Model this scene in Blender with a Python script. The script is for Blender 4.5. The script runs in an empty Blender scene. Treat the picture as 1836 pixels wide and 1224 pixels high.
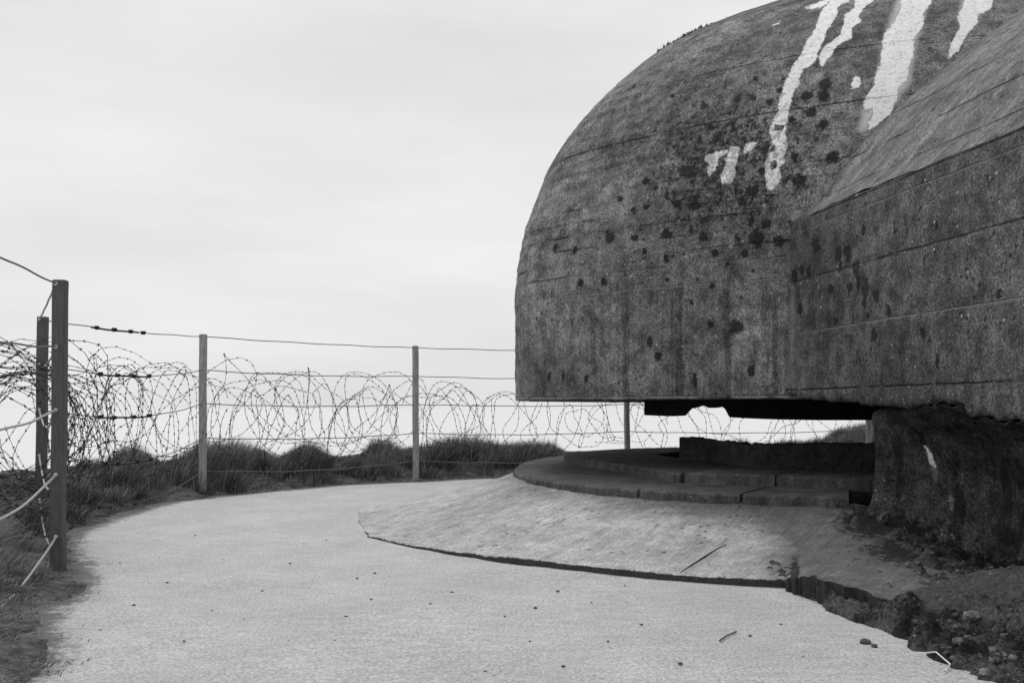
import bpy, math, random
import numpy as np
from mathutils import noise as MN, Vector
random.seed(7); rng = np.random.default_rng(7)
SC = bpy.context.scene
# ------------------------------------------------------------------ camera
F = 1700.; CX = 918.; HY = 730.; EZ = 1.2          # lens in photo pixels, horizon row, eye height
cam = bpy.data.cameras.new('camera'); co = bpy.data.objects.new('camera', cam)
SC.collection.objects.link(co); SC.camera = co
co.location = (0, 0, EZ); co.rotation_euler = (math.radians(90), 0, 0)
cam.sensor_width = 36; cam.lens = 36 * F / 1836; cam.shift_y = (HY - 612) / 1836
cam.clip_start = .05; cam.clip_end = 20000
# ------------------------------------------------------------------ sky + sun
SUN_EL, SUN_AZ = math.radians(52), math.radians(-28)      # azimuth from +Y, negative = to the left
W = bpy.data.worlds.new('World'); SC.world = W; W.use_nodes = True
nt = W.node_tree; N = nt.nodes; L = nt.links; N.clear()
wo = N.new('ShaderNodeOutputWorld'); bg = N.new('ShaderNodeBackground')
sky = N.new('ShaderNodeTexSky'); sky.sky_type = 'NISHITA'; sky.sun_disc = False
sky.sun_elevation = SUN_EL; sky.sun_rotation = SUN_AZ; sky.dust_density = 4
bw = N.new('ShaderNodeRGBToBW'); L.new(sky.outputs[0], bw.inputs[0])
tc = N.new('ShaderNodeTexCoord'); mp = N.new('ShaderNodeMapping'); mp.inputs['Scale'].default_value = (1, 1, 4.5)
L.new(tc.outputs['Generated'], mp.inputs[0])
ns = N.new('ShaderNodeTexNoise'); ns.inputs['Scale'].default_value = 2.3; ns.inputs['Detail'].default_value = 5
ns.inputs['Roughness'].default_value = .5; L.new(mp.outputs[0], ns.inputs['Vector'])
cr = N.new('ShaderNodeMapRange'); cr.inputs[1].default_value = .3; cr.inputs[2].default_value = .7
cr.inputs[3].default_value = 6.75; cr.inputs[4].default_value = 8.1; L.new(ns.outputs[0], cr.inputs[0])
mx = N.new('ShaderNodeMix'); mx.data_type = 'FLOAT'; mx.inputs[0].default_value = .95      # heavy even cloud cover over the clear sky
L.new(bw.outputs[0], mx.inputs[2]); L.new(cr.outputs[0], mx.inputs[3])
L.new(mx.outputs[0], bg.inputs['Color']); bg.inputs['Strength'].default_value = .11
L.new(bg.outputs[0], wo.inputs[0])
sl = bpy.data.lights.new('sun', 'SUN'); so = bpy.data.objects.new('sun', sl); SC.collection.objects.link(so)
sl.energy = 1.1; sl.angle = math.radians(18); sl.color = (1, 1, 1)
sd = Vector((math.sin(SUN_AZ) * math.cos(SUN_EL), math.cos(SUN_AZ) * math.cos(SUN_EL), math.sin(SUN_EL)))
so.rotation_euler = sd.to_track_quat('Z', 'Y').to_euler(); so.location = (0, 0, 30)
SC.view_settings.view_transform = 'Standard'; SC.view_settings.look = 'None'
SC.view_settings.exposure = 0; SC.view_settings.gamma = 1
# ------------------------------------------------------------------ helpers
def tag(o, label=None, cat=None, group=None, kind=None):
    for k, v in (('label', label), ('category', cat), ('group', group), ('kind', kind)):
        if v: o[k] = v
    return o
def empty(name, loc, label=None, cat=None, group=None):
    o = bpy.data.objects.new(name, None); SC.collection.objects.link(o); o.location = loc
    return tag(o, label, cat, group)
def mesh(name, V, Fc, mat, parent=None, smooth=True, loc=None):
    """V in world metres; stored relative to the parent's base"""
    V = np.asarray(V, float).reshape(-1, 3); off = np.zeros(3)
    if parent is not None:
        p = parent
        while p is not None: off += np.array(p.location); p = p.parent
    if loc is not None: off = off + np.array(loc)
    me = bpy.data.meshes.new(name)
    Fc = np.asarray(Fc) if not isinstance(Fc, list) else Fc
    if isinstance(Fc, np.ndarray):
        n, k = Fc.shape
        me.vertices.add(len(V)); me.vertices.foreach_set('co', (V - off).astype(np.float32).ravel())
        me.loops.add(n * k); me.loops.foreach_set('vertex_index', Fc.astype(np.int32).ravel())
        me.polygons.add(n); me.polygons.foreach_set('loop_start', np.arange(0, n * k, k, dtype=np.int32))
        me.polygons.foreach_set('loop_total', np.full(n, k, dtype=np.int32))
    else:
        me.from_pydata([tuple(v) for v in (V - off)], [], Fc)
    me.update(calc_edges=True); me.validate()
    if smooth: me.polygons.foreach_set('use_smooth', np.ones(len(me.polygons), bool))
    me.materials.append(mat)
    o = bpy.data.objects.new(name, me); SC.collection.objects.link(o)
    if parent is not None: o.parent = parent
    if loc is not None: o.location = loc
    return o
def gridf(nu, nv, cu=False, cv=False):
    u = np.arange(nu if cu else nu - 1); v = np.arange(nv if cv else nv - 1)
    U, Vv = np.meshgrid(u, v, indexing='ij'); U2 = (U + 1) % nu; V2 = (Vv + 1) % nv
    return np.stack([U * nv + Vv, U2 * nv + Vv, U2 * nv + V2, U * nv + V2], -1).reshape(-1, 4)
def attr(o, name, a):
    at = o.data.attributes.new(name, 'FLOAT', 'POINT'); at.data.foreach_set('value', np.asarray(a, np.float32).ravel())
def fbm(P, sc=1., oc=3, seed=0.):
    out = np.empty(len(P))
    for i, p in enumerate(P):
        q = Vector((p[0] * sc + seed, p[1] * sc - seed, p[2] * sc + 2 * seed)); s = 0; a = 1.
        for k in range(oc): s += a * MN.noise(q); a *= .5; q = q * 2.03
        out[i] = s
    return out
def spl(P, n, closed=False):
    P = np.array(P, float); M = len(P); out = []
    for i in range(M if closed else M - 1):
        g = lambda k: P[k % M] if closed else P[min(max(k, 0), M - 1)]
        a, b, c, d = g(i - 1), g(i), g(i + 1), g(i + 2)
        for t in np.linspace(0, 1, n, endpoint=False):
            out.append(.5 * ((2 * b) + (c - a) * t + (2 * a - 5 * b + 4 * c - d) * t * t + (3 * b - a - 3 * c + d) * t ** 3))
    if not closed: out.append(P[-1])
    return np.array(out)
def resample(P, n):
    P = np.asarray(P, float); s = np.r_[0, np.cumsum(np.linalg.norm(np.diff(P, axis=0), axis=1))]
    t = np.linspace(0, s[-1], n); return np.stack([np.interp(t, s, P[:, k]) for k in range(P.shape[1])], 1)
def sst(a, b, x): t = np.clip((x - a) / (b - a), 0, 1); return t * t * (3 - 2 * t)
def tube(P, r, n=6, cap=True):
    """V, F (quads list) of a tube round polyline P; r scalar or per point"""
    P = np.asarray(P, float); m = len(P); r = np.broadcast_to(np.asarray(r, float), (m,))
    T = np.gradient(P, axis=0); T /= np.linalg.norm(T, axis=1)[:, None] + 1e-9
    up = np.array([0, 0, 1.]) if abs(T[0, 2]) < .9 else np.array([1., 0, 0])
    A = np.empty_like(P); a = np.cross(T[0], up); a /= np.linalg.norm(a)
    for i in range(m):
        a = a - T[i] * (a @ T[i]); a /= np.linalg.norm(a) + 1e-9; A[i] = a
    B = np.cross(T, A); ph = np.linspace(0, 2 * np.pi, n, endpoint=False)
    V = P[:, None] + r[:, None, None] * (A[:, None] * np.cos(ph)[None, :, None] + B[:, None] * np.sin(ph)[None, :, None])
    return V.reshape(-1, 3), gridf(m, n, False, True)
def join(parts):
    V = []; Fs = []; o = 0
    for v, f in parts: V.append(v); Fs.append(np.asarray(f) + o); o += len(v)
    return np.concatenate(V), np.concatenate(Fs)
def boxv(c, s, rz=0., rx=0.):
    x, y, z = s; v = np.array([[a * x / 2, b * y / 2, d * z / 2] for a in (-1, 1) for b in (-1, 1) for d in (-1, 1)])
    if rx: cc, ss = math.cos(rx), math.sin(rx); v = v @ np.array([[1, 0, 0], [0, cc, ss], [0, -ss, cc]])
    if rz: cc, ss = math.cos(rz), math.sin(rz); v = v @ np.array([[cc, ss, 0], [-ss, cc, 0], [0, 0, 1]])
    return v + np.array(c), np.array([[0, 1, 3, 2], [4, 6, 7, 5], [0, 4, 5, 1], [2, 3, 7, 6], [0, 2, 6, 4], [1, 5, 7, 3]])
# ------------------------------------------------------------------ materials (all grey: the place is seen in black and white)
class M:
    def __init__(s, name, rough=.9, spec=.2):
        s.m = bpy.data.materials.new(name); s.m.use_nodes = True; s.nt = s.m.node_tree; s.N = s.nt.nodes; s.L = s.nt.links
        s.b = s.N['Principled BSDF']; s.b.inputs['Roughness'].default_value = rough
        s.b.inputs['Specular IOR Level'].default_value = spec
        s.tc = s.N.new('ShaderNodeTexCoord'); s.P = s.tc.outputs['Object']
    def n(s, t): return s.N.new('ShaderNode' + t)
    def set(s, i, v):
        if hasattr(v, 'is_output') or hasattr(v, 'links'): s.L.new(v, i)
        else: i.default_value = v
    def math(s, op, a, b=0., c=None, clamp=False):
        x = s.n('Math'); x.operation = op; x.use_clamp = clamp; s.set(x.inputs[0], a); s.set(x.inputs[1], b)
        if c is not None: s.set(x.inputs[2], c)
        return x.outputs[0]
    def map(s, scale=(1, 1, 1), rot=(0, 0, 0), src=None, loc=(0, 0, 0)):
        if any(rot):
            y = s.n('Mapping'); y.inputs['Rotation'].default_value = rot; s.L.new(src or s.P, y.inputs[0]); src = y.outputs[0]
        x = s.n('Mapping'); x.inputs['Scale'].default_value = scale
        x.inputs['Location'].default_value = loc; s.L.new(src or s.P, x.inputs[0]); return x.outputs[0]
    def noise(s, sc, det=4, ro=.55, vec=None, dist=0):
        x = s.n('TexNoise'); x.inputs['Scale'].default_value = sc; x.inputs['Detail'].default_value = det
        x.inputs['Roughness'].default_value = ro; x.inputs['Distortion'].default_value = dist
        s.L.new(vec or s.P, x.inputs['Vector']); return x.outputs[0]
    def vor(s, sc, vec=None, rnd=1):
        x = s.n('TexVoronoi'); x.inputs['Scale'].default_value = sc; x.inputs['Randomness'].default_value = rnd
        s.L.new(vec or s.P, x.inputs['Vector']); return x
    def ramp(s, v, a, b, c=0., d=1.):
        x = s.n('MapRange'); x.interpolation_type = 'SMOOTHSTEP'; s.set(x.inputs[0], v)
        for i, q in enumerate((a, b, c, d)): s.set(x.inputs[i + 1], q)
        return x.outputs[0]
    def mix(s, f, a, b):
        x = s.n('Mix'); x.data_type = 'FLOAT'; s.set(x.inputs[0], f); s.set(x.inputs[2], a); s.set(x.inputs[3], b); return x.outputs[0]
    def att(s, name):
        x = s.n('Attribute'); x.attribute_name = name; return x.outputs['Fac']
    def sep(s):
        x = s.n('SeparateXYZ'); s.L.new(s.P, x.inputs[0]); return x.outputs
    def col(s, v): s.L.new(v, s.b.inputs['Base Color']) if hasattr(v, 'links') else setattr(s.b.inputs['Base Color'], 'default_value', (v, v, v, 1))
    def bump(s, h, st=.5, d=.02):
        x = s.n('Bump'); x.inputs['Strength'].default_value = st; x.inputs['Distance'].default_value = d
        s.L.new(h, x.inputs['Height']); s.L.new(x.outputs[0], s.b.inputs['Normal'])

def concrete(name, base=.13, seam_shade_lines=None, boards=None, streak=0., paint=False, moss_shade=False, speck=.5, grain=None, soft=.5, con=1., darken=False, hz=.7):
    m = M(name); P = m.P
    big = m.noise(.9, 5, .6); mid = m.noise(6, 6, .68); fine = m.noise(55, 3, .7); vf = m.noise(150, 2, .6)
    v = m.math('MULTIPLY', base, m.ramp(big, .3, .7, 1 - .26 * con, 1 + .24 * con))
    v = m.math('MULTIPLY', v, m.ramp(mid, .3, .7, 1 - .38 * con, 1 + .4 * con))
    v = m.math('MULTIPLY', v, m.ramp(fine, .3, .7, 1 - .45 * con, 1 + .55 * con))
    v = m.math('MULTIPLY', v, m.ramp(vf, .3, .7, 1 - .35 * con, 1 + .4 * con))
    h = m.math('ADD', m.math('MULTIPLY', mid, .6), m.math('ADD', m.math('MULTIPLY', fine, .4), m.math('MULTIPLY', vf, .18)))
    zz = m.sep()[2]
    wob = m.math('MULTIPLY', m.math('SUBTRACT', m.noise(3, 4, .6), .5), .05)
    zw = m.math('ADD', zz, wob)
    if streak:
        st = m.noise(1, 4, .6, m.map((7, 7, .35))); st2 = m.noise(1, 3, .6, m.map((20, 20, .8), loc=(3, 1, 0)))
        low = m.ramp(zz, 2.6, 2.2)
        f = m.math('MULTIPLY', m.ramp(st, .5, .63), m.math('MULTIPLY', low, streak))
        v = m.mix(f, v, m.math('MULTIPLY', v, .45))
        v = m.math('MULTIPLY', v, m.ramp(st2, .3, .7, 1 - .15 * streak, 1 + .12 * streak))
    if boards:
        per, z0, z1, amt = boards
        fr = m.math('FRACT', m.math('DIVIDE', zw, per))
        ln = m.math('SUBTRACT', 1., m.ramp(m.math('ABSOLUTE', m.math('SUBTRACT', fr, .5)), .0, .11))
        msk = m.math('MULTIPLY', m.ramp(m.noise(1.6, 3, .6, m.map((1, 1, 5))), .46, .6), m.math('MULTIPLY', m.ramp(zz, z0, z0 + .1), m.ramp(zz, z1 + .6, z1)))
        ln = m.math('MULTIPLY', ln, msk)
        br = m.ramp(m.noise(14, 3, .7), .56, .7)
        v = m.mix(m.math('MULTIPLY', ln, amt), v, m.mix(br, .02, .6)); h = m.math('SUBTRACT', h, m.math('MULTIPLY', ln, .5))
        # slight tone difference board to board
        idn = m.n('TexWhiteNoise'); idn.noise_dimensions = '1D'; m.L.new(m.math('FLOOR', m.math('ADD', m.math('DIVIDE', zw, per), .5)), idn.inputs['W'])
        v = m.math('MULTIPLY', v, m.math('ADD', .93, m.math('MULTIPLY', idn.outputs[0], .14)))
    if seam_shade_lines:
        for z, br_, w in seam_shade_lines:
            ln = m.math('SUBTRACT', 1., m.ramp(m.math('ABSOLUTE', m.math('SUBTRACT', m.math('ADD', zz, m.math('MULTIPLY', wob, .4)), z)), .0, w))
            ln = m.math('MULTIPLY', ln, m.ramp(m.noise(2.2, 4, .7), .38, .52))
            v = m.mix(m.math('MULTIPLY', ln, .85), v, br_); h = m.math('SUBTRACT', h, m.math('MULTIPLY', ln, .7))
    if grain:      # slanting board marks: rotation about Z, stretch
        g = m.noise(1, 4, .65, m.map(grain[1], (0, 0, grain[0])))
        v = m.math('MULTIPLY', v, m.ramp(g, .3, .7, 1 - grain[2], 1 + grain[2]))
        g2 = m.noise(1, 2, .5, m.map((grain[1][0], grain[1][1] * .45, grain[1][2]), (0, 0, grain[0]), loc=(7, 3, 0)))
        l2 = m.math('SUBTRACT', 1., m.ramp(m.math('ABSOLUTE', m.math('SUBTRACT', g2, .5)), 0, .02))
        v = m.mix(m.math('MULTIPLY', l2, .18), v, .06)
        h = m.math('ADD', h, m.math('MULTIPLY', g, .8))
    # lichen patches, pits, specks
    li = m.ramp(m.noise(3.2, 7, .78), .55, .64); li = m.math('MULTIPLY', m.math('MULTIPLY', li, con), m.ramp(m.noise(30, 3, .6), .42, .62))
    v = m.mix(m.math('MULTIPLY', li, .55 * soft * 2), v, m.math('ADD', m.math('MULTIPLY', v, 1.45), .06))
    sp = m.vor(17); si = m.ramp(m.math('ADD', sp.outputs['Distance'], m.math('MULTIPLY', m.noise(60, 3, .7), .2)), .33, .24)
    sc_ = m.n('SeparateColor'); m.L.new(sp.outputs['Color'], sc_.inputs[0])
    si = m.math('MULTIPLY', si, m.math('MULTIPLY', m.ramp(sc_.outputs[0], .74, .78), m.ramp(m.noise(2.3, 5, .75), .45, .58)))
    v = m.mix(m.math('MULTIPLY', si, speck), v, .62)
    pt = m.vor(15, m.map((1, 1, 1), loc=(5, 2, 8))); pc = m.n('SeparateColor'); m.L.new(pt.outputs['Color'], pc.inputs[0])
    pi_ = m.math('MULTIPLY', m.ramp(pt.outputs['Distance'], .3, .15), m.ramp(pc.outputs[1], .66, .7))
    pi_ = m.math('MULTIPLY', pi_, m.ramp(m.noise(1.6, 4, .7), .45, .56)); v = m.mix(m.math('MULTIPLY', pi_, .7), v, .018)
    h = m.math('SUBTRACT', h, m.math('MULTIPLY', pi_, .5))
    if darken:
        dk = m.ramp(m.math('ADD', m.att('darken'), m.math('MULTIPLY', m.math('SUBTRACT', m.noise(2.4, 7, .7), .5), .9)), .1, 1.); v = m.math('MULTIPLY', v, m.math('SUBTRACT', 1., m.math('MULTIPLY', dk, .68)))
    if moss_shade:
        a = m.att('moss_shade'); a = m.math('ADD', a, m.math('MULTIPLY', m.math('SUBTRACT', m.noise(16, 7, .8), .5), 2.6))
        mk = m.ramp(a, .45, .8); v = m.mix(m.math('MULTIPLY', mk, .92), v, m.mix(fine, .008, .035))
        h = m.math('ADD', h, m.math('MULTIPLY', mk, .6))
    if paint:
        b = m.ramp(m.math('ADD', m.att('haze_paint'), m.math('MULTIPLY', m.math('SUBTRACT', m.noise(30, 5, .8, m.map((1, 1, 3))), .5), 2.6)), -.2, 1.7)
        v = m.mix(m.math('MULTIPLY', b, .85), v, hz)
        a = m.math('ADD', m.att('paint'), m.math('MULTIPLY', m.math('SUBTRACT', m.noise(13, 8, .85), .5), 2.6))
        pk = m.ramp(a, -.18, .0)
        flk = m.ramp(m.noise(26, 6, .8, m.map((1, 1, 2.6))), .36, .42)
        pk = m.math('MULTIPLY', pk, flk)
        v = m.mix(pk, v, m.mix(m.ramp(m.noise(9, 6, .8, m.map((1, 1, 2.5))), .34, .46), .78, 1.)); h = m.math('ADD', h, m.math('MULTIPLY', pk, .35))
    m.col(v); m.bump(h, .9, .03); return m.m

MAT = {}
MAT['dome'] = concrete('weathered_dome_concrete', .172, seam_shade_lines=[(1.305, .4, .022), (2.42, .35, .012), (2.62, .3, .01), (5.72, .02, .02), (6.35, .02, .03), (4.75, .03, .014), (4.1, .03, .012)], boards=(.15, 2.5, 3.5, .8), streak=.95, paint=True, moss_shade=True, con=1.25, speck=.7)
MAT['wing'] = concrete('weathered_wall_concrete', .1, seam_shade_lines=[(2.925, .015, .02), (1.88, .26, .012), (2.37, .05, .016), (2.82, .3, .01), (1.36, .03, .016)], streak=.45, moss_shade=True, paint=True, speck=.7, con=1.3, hz=.3)  # first line paints the shadow along the wall's top edge
MAT['slope'] = concrete('board_marked_slope_concrete', .17, seam_shade_lines=[(3.14, .05, .012), (3.5, .025, .018), (3.9, .04, .014), (4.45, .03, .018)], grain=(1.394, (13, 1.4, 1.0), .22), speck=.15)
MAT['under'] = concrete('shade_dark_undercut_concrete', .062, streak=1.3, moss_shade=True, paint=True, speck=.3, con=1.4)  # dark base holds painted-in shade below the lip as well as moss
MAT['shade_black'] = concrete('shade_black_concrete', .014, speck=0, soft=0)  # near-black base paints in the shade under the dome
MAT['step'] = concrete('worn_step_concrete', .1, speck=.35, con=.7, grain=(-.45, (1.5, 16, 3), .3))
MAT['apron'] = concrete('pale_brushed_concrete', .47, speck=.1, grain=(-1.0, (.8, 17, 2), .1), moss_shade=True, con=.6, darken=True)
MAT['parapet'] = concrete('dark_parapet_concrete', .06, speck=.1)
def mpath():
    m = M('pale_gravel_path'); e = m.att('edge')
    a = m.noise(1.3, 4, .6); b = m.noise(60, 4, .75); c = m.noise(240, 2, .6); d = m.noise(9, 5, .7, m.map((.5, 1.6, 1)))
    v = m.math('MULTIPLY', .63, m.ramp(a, .3, .7, .92, 1.06)); v = m.math('MULTIPLY', v, m.ramp(b, .3, .7, .64, 1.28))
    v = m.math('MULTIPLY', v, m.ramp(c, .3, .7, .86, 1.12)); v = m.math('MULTIPLY', v, m.ramp(d, .3, .75, 1.06, .86))
    p = m.vor(38); pc = m.n('SeparateColor'); m.L.new(p.outputs['Color'], pc.inputs[0])
    k = m.math('MULTIPLY', m.ramp(p.outputs['Distance'], .28, .18), m.ramp(pc.outputs[0], .93, .95)); v = m.mix(m.math('MULTIPLY', k, .75), v, .1)
    p2 = m.vor(90, m.map((1, 1, 1), loc=(3, 1, 0))); pc2 = m.n('SeparateColor'); m.L.new(p2.outputs['Color'], pc2.inputs[0]); k2 = m.math('MULTIPLY', m.ramp(p2.outputs['Distance'], .35, .2), m.ramp(pc2.outputs[0], .86, .9)); v = m.mix(m.math('MULTIPLY', k2, .55), v, .16)
    dirt = m.ramp(m.math('ADD', e, m.math('MULTIPLY', m.math('SUBTRACT', m.noise(6, 9, .85), .5), 2.0)), .5, .95)
    v = m.mix(m.math('MULTIPLY', dirt, .9), v, m.mix(b, .05, .22))
    m.col(v); m.bump(m.math('ADD', m.math('ADD', b, m.math('MULTIPLY', c, .4)), m.math('MULTIPLY', k, 1)), .7, .012); return m.m
MAT['path'] = mpath()
def msoil():
    m = M('dark_sandy_soil'); a = m.noise(7, 6, .75); b = m.noise(70, 3, .7)
    v = m.math('MULTIPLY', m.ramp(a, .35, .68, .06, .24), m.ramp(b, .3, .7, .5, 1.5)); m.col(v); m.bump(m.math('ADD', a, b), 1, .04); return m.m
MAT['soil'] = msoil()
def mrub():
    m = M('mossy_rubble'); a = m.noise(5, 6, .72); b = m.noise(45, 4, .72); mo = m.att('moss_shade')
    v = m.mix(m.ramp(m.math('ADD', a, m.math('MULTIPLY', b, .2)), .5, .68), .028, .12)
    v = m.math('MULTIPLY', v, m.ramp(b, .28, .72, .45, 1.7))
    top = m.ramp(m.math('ADD', mo, m.math('MULTIPLY', m.math('SUBTRACT', m.noise(4, 6, .75), .5), 1.1)), .3, .7)
    v = m.mix(top, v, m.math('MULTIPLY', .11, m.ramp(b, .28, .72, .5, 1.7)))
    sp = m.vor(26); pc = m.n('SeparateColor'); m.L.new(sp.outputs['Color'], pc.inputs[0])
    k = m.math('MULTIPLY', m.ramp(sp.outputs['Distance'], .25, .12), m.ramp(pc.outputs[0], .86, .9)); v = m.mix(m.math('MULTIPLY', k, .5), v, .45)
    m.col(v); m.bump(m.math('ADD', m.math('MULTIPLY', a, 1.5), b), 1, .05); return m.m
MAT['rubble'] = mrub()
def mgrass():
    m = M('marram_grass', .7, .25); t = m.att('tone')
    v = m.ramp(t, 0, 1, .03, .5); m.col(v)
    tr = m.n('BsdfTranslucent'); m.L.new(v, tr.inputs[0]); mixs = m.n('MixShader'); mixs.inputs[0].default_value = .25
    m.L.new(m.b.outputs[0], mixs.inputs[1]); m.L.new(tr.outputs[0], mixs.inputs[2]); m.L.new(mixs.outputs[0], m.N['Material Output'].inputs[0]); return m.m
MAT['grass'] = mgrass()
def msimple(name, base, var=.3, rough=.7, sc=30, stretch=(1, 1, 1), spec=.3, metal=0):
    m = M(name, rough, spec); a = m.noise(sc, 5, .65, m.map(stretch)); m.col(m.math('MULTIPLY', base, m.ramp(a, .3, .7, 1 - var, 1 + var)))
    m.bump(a, .4, .004); m.b.inputs['Metallic'].default_value = metal; return m.m
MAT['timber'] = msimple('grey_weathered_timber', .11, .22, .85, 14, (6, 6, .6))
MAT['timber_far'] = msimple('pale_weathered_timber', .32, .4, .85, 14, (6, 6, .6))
MAT['rope'] = msimple('pale_plastic_coated_cable', .42, .12, .5, 60)
MAT['wire'] = msimple('dull_fence_wire', .13, .3, .5, 60)
MAT['barb'] = msimple('rusted_barbed_wire', .05, .4, .8, 80)
MAT['bolt'] = msimple('bright_galvanised_eyelet', .75, .1, .35, 60)
MAT['black'] = msimple('black_clamp_metal', .02, .3, .6, 60)
MAT['rubble_stone_dark'] = msimple('dark_rubble_crumbs', .12, .7, .95, 9)
MAT['straw'] = msimple('bleached_straw', .8, .1, .6, 60)
MAT['stone'] = msimple('dark_pebble', .09, .4, .9, 40)
MAT['palestone'] = msimple('pale_rubble_stone', .15, .7, .95, 14)
def msea():
    m = M('overcast_sea', .22, .5); a = m.noise(.05, 5, .6, m.map((1, 3, 1))); m.col(m.ramp(a, .3, .7, .66, .76)); m.bump(m.noise(.4, 5, .6), .3, .4); return m.m
MAT['sea'] = msea()
# ------------------------------------------------------------------ setting
def pline_sd(P, X, Y):
    """signed distance to polyline, + on its left side"""
    best = np.full(X.shape, 1e9); sg = np.ones(X.shape); tt = np.zeros(X.shape); s0 = 0
    for a, b in zip(P[:-1], P[1:]):
        d = b - a; l = np.hypot(*d); t = np.clip(((X - a[0]) * d[0] + (Y - a[1]) * d[1]) / l ** 2, 0, 1)
        dx = X - a[0] - t * d[0]; dy = Y - a[1] - t * d[1]; q = np.hypot(dx, dy); c = d[0] * dy - d[1] * dx
        u = q < best; best = np.where(u, q, best); sg = np.where(u, np.sign(c), sg); tt = np.where(u, s0 + t * l, tt); s0 += l
    return best * sg, tt
PB = spl([(-1.6, -6), (-1.7, 1), (-2.14, 4.13), (-2.72, 5.5), (-2.84, 6.2), (-3.22, 7.05), (-3.98, 8.5), (-4.25, 9.8), (-4.3, 11.4), (-4.02, 12.6), (-2.69, 14.45), (-1.4, 15.45), (-.1, 16.05), (2.1, 16.7), (5, 17.2), (8, 18), (14, 21)], 8)
FL = np.array([(-2.35, .2), (-2.6, 3.6), (-3.32, 6.95), (-4.84, 9.76), (-4.24, 13.0), (-1.57, 15.45), (2.0, 16.5), (6.6, 17.55), (10.4, 19.1)])
def ground_h(X, Y):
    d, t = pline_sd(PB, X, Y)
    h = np.where(d < 0, -.05 + .05 * np.clip(1 + d / .25, 0, 1), 0) + .27 * sst(-.05, 1.5, d)
    h = h + .22 * sst(.5, 2.2, d) * np.exp(-((X - 7.9) ** 2) / 1.3) * (Y > 12) * 1.7
    h = h - .5 * sst(2.4, 2.9, X) * sst(9.5, 8.6, Y)
    h = h - 26 * sst(3.3, 15, d)
    return h, d
gx = np.r_[np.arange(-60, -9, 1.5), np.arange(-9, 12, .1), np.arange(12, 70, 2.)]
gy = np.r_[np.arange(-30, 0, 1.), np.arange(0, 22, .1), np.arange(22, 60, 1.5)]
GX, GY = np.meshgrid(gx, gy, indexing='ij'); H, D = ground_h(GX, GY)
V = np.stack([GX, GY, H], -1).reshape(-1, 3); near = (V[:, 0] > -9) & (V[:, 0] < 12) & (V[:, 1] > 0) & (V[:, 1] < 22) & (D.ravel() > -.4) & (D.ravel() < 4)
nz = np.zeros(len(V)); nz[near] = fbm(V[near], 2.2, 3) * .05 * sst(-.3, .3, D.ravel()[near]); V[:, 2] += nz
g = mesh('ground', V, gridf(len(gx), len(gy)), MAT['soil']); tag(g, 'dark sandy soil bank under the rough grass', None, None, 'structure')
# path sheet
px_ = np.arange(-5.2, 12.01, .07); py_ = np.r_[np.arange(-8, 3, .3), np.arange(3, 18.5, .07)]
PX, PY = np.meshgrid(px_, py_, indexing='ij'); d, t = pline_sd(PB, PX, PY)
Vp = np.stack([PX, PY, 0 * PX], -1).reshape(-1, 3); Vp[:, 2] = fbm(Vp, .8, 2, 3) * .012 - .03 * sst(.3, .5, d.ravel())
fc = gridf(len(px_), len(py_)); REc = np.array([(1.78, 6.33), (1.87, 5.44), (1.98, 4.64), (2.05, 4.05), (2.15, 3.2), (2.5, 1.5), (3.2, -4)]); inb = (pline_sd(REc, PX, PY)[0].ravel() > .25) & (Vp[:, 1] < 8.3) & (Vp[:, 0] > 2.1)
keep = (d.ravel()[fc] < .45).all(1) & ~inb[fc].any(1)
used = np.unique(fc[keep]); rm = np.full(len(Vp), -1); rm[used] = np.arange(len(used))
p = mesh('path', Vp[used], rm[fc[keep]], MAT['path']); tag(p, 'pale trodden gravel path curving round the bunker', None, None, 'structure')
attr(p, 'edge', np.clip(1 + d.ravel()[used] / .34, 0, 1.3))
s = mesh('sea', [(-9000, 30, -22), (9000, 30, -22), (9000, 15000, -22), (-9000, 15000, -22)], [[0, 1, 2, 3]], MAT['sea']); tag(s, 'pale calm sea below the cliff', None, None, 'structure')
# ------------------------------------------------------------------ the bunker
C = np.array([4.6, 13.])
P0 = spl([(2.56, 9.0), (1.59, 9.63), (.75, 10.3), (.25, 10.78), (.07, 11.2), (.05, 11.8), (.15, 12.8), (.6, 14.2), (1.6, 15.6), (3.2, 16.6), (5.5, 17), (8, 16.3), (9.6, 14.5), (9.8, 12), (8.5, 9.6), (6.2, 8.2), (4.2, 8.25)], 24, True)
A0 = np.unwrap(np.arctan2(P0[:, 1] - C[1], P0[:, 0] - C[0])); Rr = np.hypot(*(P0 - C).T)
if A0[-1] < A0[0]: A0 = A0[::-1]; Rr = Rr[::-1]
def Rat(a): return np.interp((a - A0[0]) % (2 * np.pi) + A0[0], np.r_[A0, A0[0] + 2 * np.pi], np.r_[Rr, Rr[0]])
SIL = np.array([(925, 760), (925, 718), (923, 530), (928, 480), (940, 415), (955, 375), (985, 300), (1020, 245), (1065, 192), (1110, 147), (1165, 103), (1215, 70), (1270, 45), (1340, 18), (1400, 0), (1480, -25), (1600, -55), (1800, -95), (2600, -200)], float)
def solve(z):
    w = np.clip((z - 2.4) / 3., 0, 1) * .75; R = (1 - w) * Rr + w * 4.35; lo, hi = .05, 1.3
    for _ in range(40):
        s = (lo + hi) / 2; X = C[0] + s * R * np.cos(A0); Y = C[1] + s * R * np.sin(A0); q = CX + F * X / Y; y = HY - F * (z - EZ) / Y
        if (q > np.interp(-y, -SIL[:, 1], SIL[:, 0])).all(): lo = s
        else: hi = s
    return s
ZB = 1.285
zt = np.r_[np.arange(ZB, 6.8, .1), 6.8]; stab = np.array([solve(z) for z in zt]); zt = np.r_[zt, 6.87, 6.92, 6.95, 6.96]; stab = np.r_[stab, stab[-1] * .8, stab[-1] * .55, stab[-1] * .25, .01]
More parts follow.
